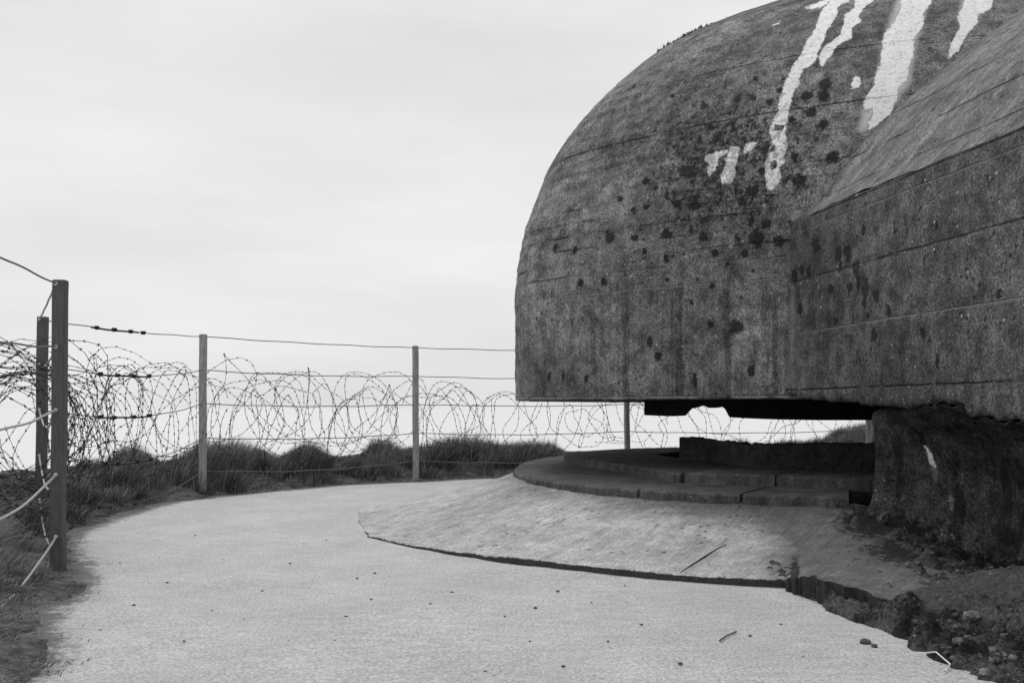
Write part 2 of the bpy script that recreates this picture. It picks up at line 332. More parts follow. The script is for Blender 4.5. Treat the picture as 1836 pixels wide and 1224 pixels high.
# even sampling along the meridian
ml = np.r_[0, np.cumsum(np.hypot(np.diff(zt), 4.4 * np.diff(stab)))]; mm = np.linspace(0, ml[-1], 240)
zs = np.interp(mm, ml, zt); ssv = np.interp(mm, ml, stab)
angs = np.r_[np.linspace(math.radians(165), math.radians(285), 560, endpoint=False), np.linspace(math.radians(285), math.radians(525), 150, endpoint=False)]
w = np.clip((zs - 2.4) / 3., 0, 1) * .75
R = ((1 - w)[None] * Rat(angs)[:, None] + w[None] * 4.35) * ssv[None]
Z = np.broadcast_to(zs[None], R.shape).copy()
Vd = np.stack([C[0] + R * np.cos(angs)[:, None], C[1] + R * np.sin(angs)[:, None], Z], -1)
flat = Vd.reshape(-1, 3); nn = fbm(flat, 1.1, 3, 5) * .018 + fbm(flat, 8, 3, 9) * .011
lift = (np.floor(zs / .15 + .5) - zs / .15); stp = .022 * sst(2.5, 2.9, zs) * lift * (zs < 5.2)       # shuttering steps
stp = stp - .035 * (zs > 5.72) * (zs < 5.9) - .03 * np.exp(-((zs - 4.05) / .05) ** 2)
lowchip = -.05 * np.clip(fbm(np.c_[angs * 30, angs * 0, angs * 0], 1, 3, 2), 0, 1)[:, None] * (zs < ZB + .03)[None]
stm = np.clip(.35 + fbm(flat * np.array([.5, .5, 2.2]), 1, 2, 17).reshape(R.shape) * 2.2, 0, 1)
dr = nn.reshape(R.shape) + stp[None] * stm * .9 + lowchip
Vd[..., 0] += dr * np.cos(angs)[:, None]; Vd[..., 1] += dr * np.sin(angs)[:, None]
Vd[:, 0, 2] += .015 * fbm(np.c_[angs * 25, angs * 0, angs * 0], 1, 3, 4)
nu, nv = R.shape
# underside disc
ins = np.stack([C[0] + .97 * R[:, 0] * np.cos(angs), C[1] + .97 * R[:, 0] * np.sin(angs), np.full(nu, ZB - .004)], -1)
ins2 = np.stack([C[0] + .15 * R[:, 0] * np.cos(angs), C[1] + .15 * R[:, 0] * np.sin(angs), np.full(nu, ZB)], -1)
Vall = np.concatenate([ins2[:, None], ins[:, None], Vd], 1)
bunker = empty('gun_bunker', (4.6, 11, 0), 'huge weathered concrete gun bunker with rounded overhanging dome and white paint stains', 'bunker')
dome = mesh('dome', Vall, gridf(nu, nv + 2, True, False), MAT['dome'], bunker)
def proj(V): return CX + F * V[:, 0] / np.maximum(V[:, 1], .5), HY - F * (V[:, 2] - EZ) / np.maximum(V[:, 1], .5)
def polysd(poly, x, y):
    P = np.array(poly, float); best = np.full(x.shape, 1e9); ins = np.zeros(x.shape, bool)
    for (ax, ay), (bx, by) in zip(P, np.roll(P, -1, 0)):
        dx, dy = bx - ax, by - ay; t = np.clip(((x - ax) * dx + (y - ay) * dy) / (dx * dx + dy * dy), 0, 1)
        best = np.minimum(best, np.hypot(x - ax - t * dx, y - ay - t * dy))
        if ay != by: ins ^= ((ay > y) != (by > y)) & (x < (bx - ax) * (y - ay) / (by - ay) + ax)
    return np.where(ins, best, -best)
k = 1 / 2.915
c6 = lambda L_: [(1236 + a * k, b * k) for a, b in L_]
PAINT = [c6(q) for q in (
 [(590, 52), (700, 35), (730, 12), (690, 60), (655, 160), (600, 240), (590, 290), (545, 340), (495, 450), (465, 540), (470, 580), (435, 640), (418, 690), (435, 740), (410, 830), (395, 880), (400, 930), (398, 985), (430, 995), (465, 960), (480, 920), (465, 880), (500, 840), (495, 800), (515, 760), (500, 690), (520, 600), (530, 520), (570, 440), (590, 360), (640, 340), (665, 300), (700, 210), (715, 170), (770, 80), (780, 30), (850, 0), (840, -60), (740, -60), (720, -5), (640, 28)],
 [(870, -60), (865, 40), (810, 80), (812, 110), (790, 180), (760, 210), (700, 250), (680, 285), (690, 350), (740, 290), (770, 240), (850, 200), (850, 150), (900, 110), (880, 90), (910, 40), (970, 0), (990, -60)],
 [(1120, -70), (1110, 0), (1100, 60), (1060, 130), (1015, 190), (1000, 330), (970, 400), (965, 450), (925, 500), (905, 560), (925, 590), (960, 560), (955, 600), (935, 640), (940, 680), (1000, 640), (1060, 580), (1085, 520), (1090, 460), (1135, 420), (1150, 350), (1170, 280), (1180, 190), (1225, 130), (1222, 70), (1260, 20), (1300, -70)],
 [(1440, -60), (1440, 0), (1405, 90), (1415, 150), (1365, 230), (1355, 305), (1410, 260), (1440, 190), (1500, 130), (1510, 80), (1580, 40), (1590, -60)],
 [(868, 405), (897, 410), (890, 462), (843, 467), (850, 430)],
 [(220, 762), (268, 765), (252, 820), (238, 900), (222, 955), (168, 962), (165, 920), (190, 870), (200, 800)],
 [(80, 820), (100, 812), (200, 782), (207, 800), (150, 832), (140, 880), (105, 918), (95, 880), (108, 850), (83, 845)],
 [(288, 765), (320, 746), (357, 748), (345, 768), (320, 778), (302, 802), (286, 796)],
 [(430, 135), (475, 112), (470, 122), (440, 138)])]
SOFT = [c6(q) for q in ([(1090, -60), (1000, 190), (970, 400), (870, 640), (865, 710), (940, 690), (1080, 560), (1170, 440), (1200, 250), (1270, 0), (1300, -60)], [(1420, -60), (1385, 110), (1400, 150), (1480, 130), (1570, 40), (1600, -60)], [(637, 425), (645, 385), (700, 378), (711, 395), (690, 420)], [(1110, 280), (1130, 700), (900, 700)][:0] or [(590, 55), (800, 0), (960, -10), (960, 5), (640, 60)])]
# small lime holes scraped in the long streak
HOLES = [c6(q) for q in ([(425, 840), (455, 835), (462, 870), (430, 900), (420, 870)], [(440, 650), (500, 655), (495, 680), (445, 685)], [(425, 770), (440, 755), (455, 765), (440, 795), (420, 790)])]
def paint_attr(o, V, polys, soft, holes=()):
    x, y = proj(V); a = np.full(len(V), -3.); b = np.full(len(V), -3.)
    for q in polys: a = np.maximum(a, polysd(q, x, y) / 9)
    for q in soft: b = np.maximum(b, polysd(q, x, y) / 9)
    for q in holes: a = np.minimum(a, -polysd(q, x, y) / 4)
    vis = V[:, 1] < 12.6; a[~vis] = -3; b[~vis] = -3
    attr(o, 'paint', a); attr(o, 'haze_paint', b)
def moss_shade_attr(o, V, spots, extra=None):
    x, y = proj(V); a = np.zeros(len(V))
    for (sx, sy, rx, ry) in spots: a = np.maximum(a, 1.1 * np.exp(-((x - sx) / rx) ** 2 * .9 - ((y - sy) / ry) ** 2 * .9))
    a[V[:, 1] > 12.6] = 0
    if extra is not None: a = np.maximum(a, extra)
    attr(o, 'moss_shade', a)
SP5 = [(935, 855, 46), (988, 708, 20), (1075, 690, 26), (1150, 620, 22), (1005, 525, 24), (1175, 495, 22), (1335, 505, 24), (1250, 490, 18), (1540, 560, 34), (1600, 625, 38), (1610, 420, 40), (1605, 480, 36), (1520, 480, 34), (1445, 600, 26), (1320, 740, 36), (1455, 780, 24), (1300, 850, 26), (1480, 900, 40), (1250, 950, 38), (1200, 1005, 28), (965, 1030, 30), (960, 990, 22), (875, 1015, 26), (825, 980, 18), (720, 1030, 18), (715, 905, 22), (590, 990, 20), (655, 1050, 16), (1310, 1110, 30), (940, 1145, 16), (1240, 1120, 16), (1650, 785, 40), (900, 690, 20), (1040, 630, 18), (770, 940, 14), (660, 430, 12), (1400, 390, 14), (1260, 390, 14), (850, 480, 14), (1380, 450, 18)]
spots = [(900 + a / 2.78, b / 2.78, r / 2.78, r / 2.78 * .8) for a, b, r in SP5]
SP9 = [(565, 130, 28, 36), (690, 135, 22, 18), (860, 120, 40, 26), (1055, 130, 26, 30), (1230, 135, 18, 16), (1330, 130, 44, 52), (1450, 150, 36, 34), (1110, 215, 22, 20), (1270, 220, 22, 20), (1180, 270, 22, 14), (860, 240, 18, 20), (745, 205, 18, 16), (530, 360, 18, 30), (410, 370, 18, 24), (865, 350, 16, 14), (1020, 350, 16, 12), (1100, 385, 18, 20), (1220, 600, 42, 42), (820, 755, 20, 26), (770, 680, 16, 40), (1090, 590, 16, 20), (1010, 880, 14, 60), (1300, 830, 26, 30), (245, 860, 10, 24), (320, 860, 9, 30), (440, 870, 12, 26), (990, 475, 16, 14), (280, 190, 14, 26), (380, 200, 14, 26), (1300, 60, 12, 24), (1380, 60, 30, 26)]
spots += [(900 + a * k, 380 + b * k, rx * k, ry * k) for a, b, rx, ry in SP9]
Vw = Vall.reshape(-1, 3); paint_attr(dome, Vw, PAINT, SOFT, HOLES)
qx, qy = proj(Vw); region = np.clip(np.exp(-((qx - 1320) / 230) ** 2 - ((qy - 290) / 190) ** 2), 0, 1) * .52
moss_shade_attr(dome, Vw, spots, region * (Vw[:, 1] < 12.6))
# wing wall: a section swept along the wall line, towards the camera
WP = np.array([2.6, 9.06]); Wu = np.array([.176, -.984]); Wn = np.array([.984, .176])
us = np.r_[np.arange(-1.6, 4.5, .035), np.arange(4.5, 12.6, .15)]
def sweep(us, prof):   # prof(u) -> (m,2) offsets, z
    out = []
    for u in us:
        pr = prof(u); b = WP + Wu * u; out.append(np.c_[b[0] + Wn[0] * pr[:, 0], b[1] + Wn[1] * pr[:, 0], pr[:, 1]])
    return np.array(out)
chip = lambda u: .07 * sst(2.0, 2.3, u) * (1 - sst(2.66, 2.7, u)) + .018 * math.sin(u * 37) * math.sin(u * 13)
lip = lambda u: 1.32 - .062 * min(max(u, 0), 4.5) + .02 * MN.noise((u * 3, 0, 0)) + .012 * MN.noise((u * 17, 5, 0)) + chip(u) + .06 * (1 - sst(0, .5, u))*0
def wallprof(u):
    zb = lip(u); ze = 2.95 + .01 * MN.noise((u * 5, 2, 2)); z = np.linspace(zb, ze, 52); o = np.zeros_like(z); o[-1] = .012; o[0] = .015
    return np.r_[[(1.3, zb - .01), (.55, zb - .005), (.12, zb)], np.c_[o, z]]
Vwl = sweep(us, wallprof); sh = Vwl.shape; fl = Vwl.reshape(-1, 3); nn = fbm(fl, 1.3, 3, 11) * .02 + fbm(fl, 10, 2, 3) * .006
# joint steps: each lift stands a little proud of the one above
nn = nn + .012 * (fl[:, 2] < 1.88) + .01 * (fl[:, 2] < 2.37) - .02 * np.exp(-((fl[:, 2] - 2.37) / .015) ** 2)
fl = fl - np.c_[Wn[0] * nn, Wn[1] * nn, 0 * nn]
wing = mesh('side_wall', fl, gridf(sh[0], sh[1]), MAT['wing'], bunker)
SP7 = [(660, 170, 22, 42), (780, 215, 22, 48), (830, 215, 18, 44), (870, 290, 20, 50), (840, 390, 16, 42), (920, 400, 20, 60), (980, 445, 20, 46), (590, 305, 12, 34), (625, 315, 13, 38), (550, 340, 18, 48), (740, 400, 16, 26), (1040, 510, 12, 36), (910, 90, 12, 30), (1075, 95, 12, 26), (1295, 65, 12, 30), (1220, 630, 18, 40), (1295, 770, 16, 46), (965, 640, 16, 40), (1620, 430, 18, 30), (580, 510, 14, 36), (885, 360, 14, 60), (790, 280, 12, 40), (915, 470, 12, 40), (470, 560, 16, 100), (770, 570, 10, 30), (940, 540, 12, 20)]
moss_shade_attr(wing, fl, [(1236 + a * k, 380 + b * k, rx * k, ry * k) for a, b, rx, ry in SP7])
LW = [[(1424 + dx, 560 + dy), (1429 + dx, 600 + dy), (1423 + dx, 690 + dy), (1410 + dx, 700 + dy), (1413 + dx, 560 + dy)] for dx, dy in ((0, 0), (1, -60))]
paint_attr(wing, fl, [], LW)
def slopeprof(u):
    t = np.array([(0.0, 2.945), (.19, 3.12), (.58, 3.63), (.9, 3.95), (1.45, 4.42), (1.92, 4.76), (2.48, 5.15), (3.5, 5.8), (4.7, 6.25)])
    q = resample(t, 90); q[0] = (0.014, 2.952); return np.r_[q, [(7, 6.3), (7, 0)]]
Vs = sweep(us, slopeprof); sh = Vs.shape; fl = Vs.reshape(-1, 3); m_ = fl[:, 0] < 8
nn = np.zeros(len(fl)); nn[m_] = fbm(fl[m_] * np.array([1, 1, 1.]), 1.5, 3, 21) * .03 + fbm(fl[m_], 9, 2, 2) * .007
a_ = fl[:, 1] * .35 + fl[:, 2]
nn -= .03 * np.exp(-((np.mod(a_ + .05 * np.sin(fl[:, 1] * 3), 1.15) - .5) / .02) ** 2)
fl = fl + np.c_[0 * nn, 0 * nn, nn]
fl.reshape(sh)[:, 0, 2] -= 0
mesh('sloping_roof', fl, gridf(sh[0], sh[1]), MAT['slope'], bunker)
# undercut wall below the side wall, curved out to its foot, with a rounded far corner
line = [WP + Wu * u for u in np.linspace(12.5, 1.5, 700)]
cpts = spl([tuple(WP + Wu * 1.5), tuple(WP + Wu * 1.22), (2.98, 8.12), (3.14, 8.4), (3.5, 9.1), (5, 12.2), (6.6, 15.5)], 14)
pl = np.r_[resample(np.array(line), 600), resample(cpts, 120)[1:]]
T = np.gradient(pl, axis=0); T /= np.linalg.norm(T, axis=1)[:, None]; NR = np.c_[T[:, 1], -T[:, 0]]    # to the right of travel = into the body
farp = np.array([(-.3, -.2), (-.22, .0), (-.1, .14), (.03, .24), (.13, .36), (.17, .5), (.17, .68), (.16, .85), (.15, 1.0), (.15, 1.1), (.25, 1.2), (.8, 1.28), (1.3, 1.3)])
nearp = np.array([(.5, -.3), (.56, -.12), (.62, .06), (.67, .22), (.7, .38), (.71, .54), (.67, .7), (.57, .84), (.42, .95), (.25, 1.03), (.1, 1.09), (.03, 1.12), (.02, 1.13)])
fz, nzp = spl(farp, 5), spl(nearp, 5)
sl_ = np.r_[0, np.cumsum(np.linalg.norm(np.diff(pl, axis=0), axis=1))]; far = sst(10.3, 11.4, sl_)
ulp = np.clip(((pl - WP) @ Wu), 0, 12.5); ztop = np.array([lip(u) for u in ulp]) - .03       # the vault springs from the lower edge of the side wall
rowsU = []
for (o1, z1_), (o0, z0_) in zip(fz, nzp):
    zn = z0_ + (ztop - 1.12) * sst(.5, 1.1, z0_); rowsU.append(np.c_[pl + NR * (o0 + (o1 - o0) * far)[:, None], zn * (1 - far) + z1_ * far])
VU = np.stack(rowsU, 1); sh = VU.shape; fl = VU.reshape(-1, 3)
nn = fbm(fl, 1.4, 3, 31) * .035 + fbm(fl * np.array([1, 1, .4]), 8, 3, 2) * .014 + sst(.4, .1, fl[:, 2]) * fbm(fl, 7, 3, 6) * .05
fl = fl + np.repeat(np.c_[NR, 0 * NR[:, :1]], sh[1], 0) * nn[:, None]
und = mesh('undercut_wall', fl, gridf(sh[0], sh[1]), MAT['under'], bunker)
moss_shade_attr(und, fl, [(1600, 960, 70, 40), (1700, 1010, 60, 30), (1780, 1040, 50, 30)], sst(.22, .0, fl[:, 2]) * .7)
paint_attr(und, fl, [[(1657, 799), (1665, 803), (1678, 835), (1674, 840), (1668, 830)]], [[(1655, 798), (1668, 803), (1682, 840), (1682, 865), (1674, 865), (1666, 830)], [(1812, 822), (1818, 828), (1820, 842), (1815, 842)], [(1722, 843), (1728, 850), (1727, 868), (1722, 860)], [(1700, 880), (1712, 890), (1708, 925), (1700, 900)]])
# body behind the undercut wall (keeps daylight out of the chamber)
bd = [(3.6, 9.0), (7.2, 15.6), (11, 15.6), (11, -3), (6.2, -3), (4.15, 6.6)]
Vb = [(x, y, z) for z in (-.2, 2.4) for x, y in bd]; nb = len(bd)
mesh('inner_wall', Vb, [[i, (i + 1) % nb, (i + 1) % nb + nb, i + nb] for i in range(nb)] + [list(range(nb, 2 * nb))], MAT['shade_black'], bunker, smooth=False)
# broken lintel under the dome, its shade put into the near-black colour; edge profile in metres along the front
def at(px, y, d): return np.array([(px - CX) / F * d, d, EZ + (HY - y) / F * d])
lp = [(1155, 744), (1175, 745), (1205, 746), (1228, 745), (1234, 738), (1240, 732), (1252, 730), (1262, 726), (1270, 731), (1285, 731), (1297, 729), (1302, 733), (1310, 748), (1345, 750), (1400, 752), (1470, 753), (1565, 753), (1600, 753), (1700, 753)]
front = []; back = []
for i, (x, y) in enumerate(lp):
    dd = 10.5 - (x - 1155) / 445 * .6; q = at(x, y, dd); front.append((q, np.array([q[0], q[1], ZB + .02]))); back.append(q)
Vb = []; Fb = []
for (b, t_) in front:
    dv = np.array([.2, .98, 0]) * .7; Vb += [b, t_, t_ + dv, b + dv]
for i in range(len(front) - 1):
    o = 4 * i
    for a in range(4): Fb.append([o + a, o + 4 + a, o + 4 + (a + 1) % 4, o + (a + 1) % 4])
Fb += [[0, 1, 2, 3], [4 * len(front) - 4 + j for j in (3, 2, 1, 0)]]
mesh('broken_lintel', Vb, Fb, MAT['shade_black'], bunker, smooth=False)
# ------------------------------------------------------------------ gun platform: steps and parapet under the dome
plat = empty('gun_platform', (3, 11, 0), 'stepped round concrete gun platform under the bunker overhang', 'gun platform')
def fr(L_, z): return [((x - CX) / F * (EZ - z) * F / (y - HY), (EZ - z) * F / (y - HY)) for x, y in L_]
LED = spl([(2.84, 7.98), (2.45, 8.05), (1.98, 8.2), (1.55, 8.42), (1.19, 8.72), (.67, 9.24), (.3, 9.9), (.07, 10.8), (.035, 11.9), (.28, 13.6), (.9, 15.0), (2.2, 16.1), (4.5, 16.8)], 16)
LD2 = spl([(3.5, 8.72), (2.9, 8.82), (2.45, 9.0), (1.7, 9.44), (1.42, 10.3), (1.1, 11.6), (.74, 12.9), (.95, 14.0), (2.2, 15.3), (4.5, 16.0)], 16)
def slab(name, curve, i0, i1, z0, z1, depth, mat, parent, seed=0, n=None, cen=(4.4, 12.4), steep=0.):
    c = curve[i0:i1 + 1]; n = n or max(8, int(np.hypot(*np.diff(c, axis=0).T).sum() / .03)); c = resample(c, n)
    cen = np.array(cen); dirn = cen - c; dirn /= np.linalg.norm(dirn, axis=1)[:, None]
    e1 = fbm(np.c_[c, np.zeros(n)], 5, 3, seed + 1) * .02; e2 = fbm(np.c_[c, np.zeros(n)], 14, 2, seed + 2) * .01
    rows = []
    for off, z, k1 in ((.02, z0, 0), (0, z0 + .3 * (z1 - z0), 1), (.0, z1 - .022, 1), (.012, z1 - .006, .7), (.035, z1, 0)):
        rows.append(np.c_[c + dirn * (off + (e1 + np.abs(e2)) * k1)[:, None] if k1 else c + dirn * (off + 0 * e1)[:, None], np.full(n, z) + e2 * (.4 if z > z1 - .03 else 0)])
    for t in np.linspace(.1, depth, 10): rows.append(np.c_[c + dirn * t, np.full(n, z1) + steep * t])
    rows.append(np.c_[c + dirn * depth, np.full(n, z0)])
    V = np.stack(rows, 1); m = V.shape[1]
    Vf = V.reshape(-1, 3); Fq = gridf(n, m).tolist() + [list(range(m)), list(range((n - 1) * m, n * m))[::-1]]
    return mesh(name, Vf, Fq, mat, parent, smooth=False)
def cut(curve, px):   # index on the curve nearest a photo column
    c = curve[:len(curve) * 6 // 10]; return int(np.argmin(np.abs(CX + F * c[:, 0] / c[:, 1] - px)))
a1, a2 = cut(LED, 1327), cut(LED, 1144); s0_ = cut(LED, 1522); LEDf = spl(LED[::4], 8)
a1, a2, s0_ = cut(LEDf, 1327), cut(LEDf, 1144), cut(LEDf, 1522)
slab('lower_step', LEDf, s0_, a1 - 1, .2, .45, 1.2, MAT['step'], plat, 1)
slab('lower_step', LEDf, a1 + 1, a2 - 1, .2, .452, 1.3, MAT['step'], plat, 2)
slab('lower_step', LEDf, a2 + 1, len(LEDf) - 1, .2, .447, 1.5, MAT['step'], plat, 3)
LDf = spl(LD2[::4], 8); b1 = cut(LDf, 1226); b2 = cut(LDf, 1390)
slab('upper_step', LDf, 0, b2 - 1, .4, .553, 1.0, MAT['step'], plat, 4)
slab('upper_step', LDf, b2, b1 - 1, .4, .556, 1.2, MAT['step'], plat, 5)
slab('upper_step', LDf, b1 + 1, len(LDf) - 1, .4, .548, 1.3, MAT['step'], plat, 6)
fx = np.r_[LEDf, [(6, 15), (5, 11), (3.2, 8.2)]]; cf = fx.mean(0)
mesh('pit_floor', np.r_[np.c_[cf + (fx - cf) * .93, np.full(len(fx), .42)], [[cf[0], cf[1], .42]]], [[i, (i + 1) % len(fx), len(fx)] for i in range(len(fx))], MAT['shade_black'], plat, smooth=False)
def block(name, top, thick, z0, mat, seed, dirv=(.25, .97)):
    P = np.array(top); n = 40; P = resample(P, n); dv = np.array([dirv[0], dirv[1], 0]); rows = []
    e = fbm(np.c_[P[:, 0] * 6, P[:, 1] * 6, np.zeros(n)], 1, 3, seed) * .03
    for t in np.linspace(0, 1, 8): q = P.copy(); q[:, 2] = z0 + (P[:, 2] - z0) * t; q[:, 1] += e * t + .01 * math.sin(t * 9); rows.append(q)
    q = P + dv * .02; q[:, 2] += .004; rows.append(q); q = P + dv * thick; q[:, 2] += e; rows.append(q); q = P + dv * thick; q[:, 2] = z0; rows.append(q)
    V = np.stack(rows, 1); m = V.shape[1]
    return mesh(name, V.reshape(-1, 3), gridf(n, m).tolist() + [list(range(m)), list(range((n - 1) * m, n * m))[::-1]], mat, plat, smooth=False)
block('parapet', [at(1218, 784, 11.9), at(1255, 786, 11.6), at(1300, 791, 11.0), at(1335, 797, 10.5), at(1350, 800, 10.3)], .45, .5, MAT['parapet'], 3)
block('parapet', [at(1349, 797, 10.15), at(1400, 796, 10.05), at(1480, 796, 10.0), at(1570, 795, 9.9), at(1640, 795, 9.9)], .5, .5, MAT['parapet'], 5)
# ------------------------------------------------------------------ sloping apron slab
O_ = [(3.3, 5.9, -.03), (2.85, 5.65, .03), (2.45, 5.38, .09), (2.12, 5.17, .13), (1.93, 5.66, .16), (1.85, 5.86, .16), (1.83, 6.05, .12), (1.78, 6.18, .08), (1.82, 6.26, .055), (1.44, 6.41, .048), (1.09, 6.58, .042), (.54, 6.96, .04), (-.08, 7.32, .048), (-.12, 7.36, .035), (-.54, 7.73, .03), (-1.01, 8.28, .015), (-1.33, 8.77, .012), (-1.6, 9.9, .03), (-1.72, 10.7, .05), (-1.5, 11.6, .03), (-1.1, 12.3, .004), (-.7, 13.4, -.01), (.1, 14.9, -.01), (1.6, 16.3, -.01)]
I_ = [(3.85, 6.3, -.09), (3.82, 6.55, -.08), (3.75, 6.85, -.05), (3.62, 7.15, .0), (3.48, 7.45, .07), (3.35, 7.75, .17), (3.2, 8.0, .3), (2.9, 8.03, .37), (2.5, 8.1, .37), (1.98, 8.25, .37), (1.55, 8.47, .37), (1.19, 8.77, .37), (.78, 9.15, .37), (.74, 9.2, .37), (.5, 9.5, .37), (.3, 9.92, .37), (.2, 10.25, .38), (.12, 10.6, .39), (.08, 11.1, .39), (.07, 11.7, .39), (.12, 12.5, .38), (.25, 13.4, .36), (.6, 14.4, .33), (1.8, 15.7, .3)]
n = 620
tO = np.linspace(0, 1, len(O_)); tt = np.linspace(0, 1, n)
Oc = np.stack([np.interp(tt, tO, np.array(O_)[:, j]) for j in range(3)], 1); Ic = np.stack([np.interp(tt, tO, np.array(I_)[:, j]) for j in range(3)], 1)
e = fbm(np.c_[Oc[:, :2], np.zeros(n)], 5, 3, 8) * .025 + fbm(np.c_[Oc[:, :2], np.zeros(n)], 20, 2, 8) * .01; e = e * (.7 + 2.2 * (1 - sst(.31, .35, tt)))
dv = Ic - Oc; dv /= np.linalg.norm(dv, axis=1)[:, None]; Oc = Oc + dv * e[:, None] * np.array([1, 1, 0])
rows = [Oc * np.array([1, 1, 0]) - np.array([0, 0, .06]) + dv * np.array([.02, .02, 0]), Oc - dv * np.array([0, 0, 0]) - np.array([0, 0, .008])]
for v_ in np.linspace(0.006, 1.04, 70):
    q = Oc + (Ic - Oc) * v_; q[:, 2] = Oc[:, 2] + (Ic[:, 2] - Oc[:, 2]) * (v_ ** 1.15); rows.append(q)
Va = np.stack(rows, 1); sh = Va.shape; fl = Va.reshape(-1, 3); nz = fbm(fl, 1.2, 3, 14) * .012; fl[:, 2] += nz * (np.tile(np.arange(sh[1]) > 1, sh[0]))
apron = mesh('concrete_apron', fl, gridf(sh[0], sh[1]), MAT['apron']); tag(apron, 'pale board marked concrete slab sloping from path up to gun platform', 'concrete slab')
x, y = proj(fl)
dcr = np.exp(-(polysd([(1218, 1027), (1302, 974), (1304, 977), (1221, 1030)], x, y) / 2.5) ** 2)
shade_rim = np.tile(np.where(np.arange(sh[1]) < 2, .95, np.where(np.arange(sh[1]) == 2, .35, 0.)), sh[0]) * (x > 655)  # riser rows painted dark as shade, through the moss mask
moss_shade_attr(apron, fl, [(1560, 935, 60, 30), (1640, 985, 90, 26), (1425, 1025, 9, 26)], shade_rim)
vfr = np.tile(np.clip(np.arange(sh[1]) - 2, 0, 70) / 70., sh[0]); attr(apron, 'darken', .75 * sst(.35, 1.0, vfr) + .35 * sst(1000, 1350, x) + .95 * sst(1330, 1500, x) - .1)  # colour darker towards the platform and to the right
fa = fl
def on_apron(px, py):
    i = np.argmin((x - px) ** 2 + (y - py) ** 2); return fa[i]
def crack(pts_, r):
    P = resample(np.array([on_apron(*q) for q in pts_]), 30); P[:, 2] += .001; P[:, :2] += fbm(P, 9, 2, 3)[:, None] * .006
    V, f = tube(P, r * np.abs(np.sin(np.linspace(.15, 3.0, 30))) + .001, 5); mesh('crack', V, f, MAT['shade_black'], apron)
crack([(1219, 1026), (1250, 1006), (1280, 988), (1303, 975)], .006)
# ------------------------------------------------------------------ mossy rubble bank on the right
RE = spl([(1.78, 6.33), (1.84, 5.9), (1.87, 5.44), (1.96, 5.1), (1.98, 4.64), (2.02, 4.34), (2.05, 4.05), (2.15, 3.2), (2.5, 1.5), (2.9, -1), (3.2, -4)], 8)
bx = np.arange(1.6, 4.8, .022); by = np.r_[np.arange(-4, 3, .1), np.arange(3, 7.7, .022)]
BX, BY = np.meshgrid(bx, by, indexing='ij'); d, t = pline_sd(RE, BX, BY); d = d   # travel is towards the camera, bank lies on its left
Pn = np.c_[BX.ravel(), BY.ravel(), 0 * BX.ravel()]; d = d.ravel(); yy = BY.ravel()
n1 = fbm(Pn, 1.6, 3, 40); n2 = fbm(Pn, 5, 4, 41); n3 = fbm(Pn, 16, 3, 42)
dw = d + n2 * .02
step_h = .17 * sst(0, .11, dw); ramp_h = .05 * sst(0, .1, dw) + .07 * sst(0, .9, dw)
k5 = sst(4.75, 5.15, yy + .1 * n2); ramp_h = ramp_h + .02 * sst(.25, .9, d); hgt = step_h * k5 + ramp_h * (1 - k5) + .1 * np.clip(d, 0, 2) * (.5 + .5 * k5)
rough = (1 - k5 * sst(.1, .25, d)) * .9 + .26
wl = pline_sd(np.array([WP + Wu * -1, WP + Wu * 12.5]), BX, BY)[0].ravel()      # distance to the wall line
woff = (BX.ravel() - WP[0]) * Wn[0] + (yy - WP[1]) * Wn[1]; nearwall = sst(-.25, .15, woff); rough = np.maximum(rough, nearwall * .8)
hgt += rough * (np.abs(n2) * .1 - .02 + n2 * .03 + n3 * .032 + np.maximum(n1, 0) * .05) - .22 * sst(-.3, .5, woff)

slabz = .15 - .2 * (BX.ravel() - 2) + .13 * (yy - 5.5); kk = sst(5.08, 5.3, yy + .14 * n2 - .6 * (BX.ravel() - 2.0))
low = np.minimum(hgt, .095 + n2 * .06 + n3 * .03); lump = slabz - .045 + (.05 + np.abs(n2) * .1 + n3 * .05); nw = sst(-.45, .15, woff + n2 * .3)
hgt = hgt * (1 - kk) + kk * (low * (1 - nw) + lump * nw)
hgt = np.where(d < -.02, -.06, hgt * sst(-.02, .03, d) - .02)
bank = mesh('rubble_bank', np.c_[BX.ravel(), BY.ravel(), hgt], gridf(len(bx), len(by)), MAT['rubble'])
tag(bank, 'dark mossy broken concrete and earth bank at the foot of the bunker wall', 'rubble', None, None)
attr(bank, 'moss_shade', k5 * sst(.12, .3, d) * (1 - nearwall) * .9)
def rock(name, c, r, seed, mat, label, cat, group=None, squash=.6):
    bpy_me = bpy.data.meshes.new(name); import bmesh
    bm = bmesh.new(); bmesh.ops.create_icosphere(bm, subdivisions=3, radius=1)
    for v in bm.verts:
        q = v.co.copy(); v.co *= 1 + .35 * MN.noise(q * 1.3 + Vector((seed, 0, 0))) + .12 * MN.noise(q * 4 + Vector((0, seed, 0)))
        v.co.z *= squash; v.co *= r
    bm.to_mesh(bpy_me); bm.free(); bpy_me.materials.append(mat); o = bpy.data.objects.new(name, bpy_me); SC.collection.objects.link(o)
    o.location = c; o.rotation_euler = (0, 0, seed); return tag(o, label, cat, group)
def bank_z(x, y):
    i = int(np.argmin(np.abs(bx - x))); j = int(np.argmin(np.abs(by - y))); return float(hgt.reshape(BX.shape)[i, j])
RK = [(1612, 1118, .09, 'rough pale lump of concrete on the rubble bank near the path edge'), (1740, 1105, .09, 'rounded pale stone halfway up the rubble bank'), (1802, 1060, .1, 'grey stone high on the bank against the bunker foot'), (1690, 1150, .06, 'small mossy stone beside the bent pale straw'), (1790, 1170, .1, 'knobbly grey stone low at the right edge of the rubble'), (1822, 1120, .08, 'dark weathered stone by the right frame edge'), (1770, 1205, .06, 'whitish chip of concrete at the bottom right corner')]
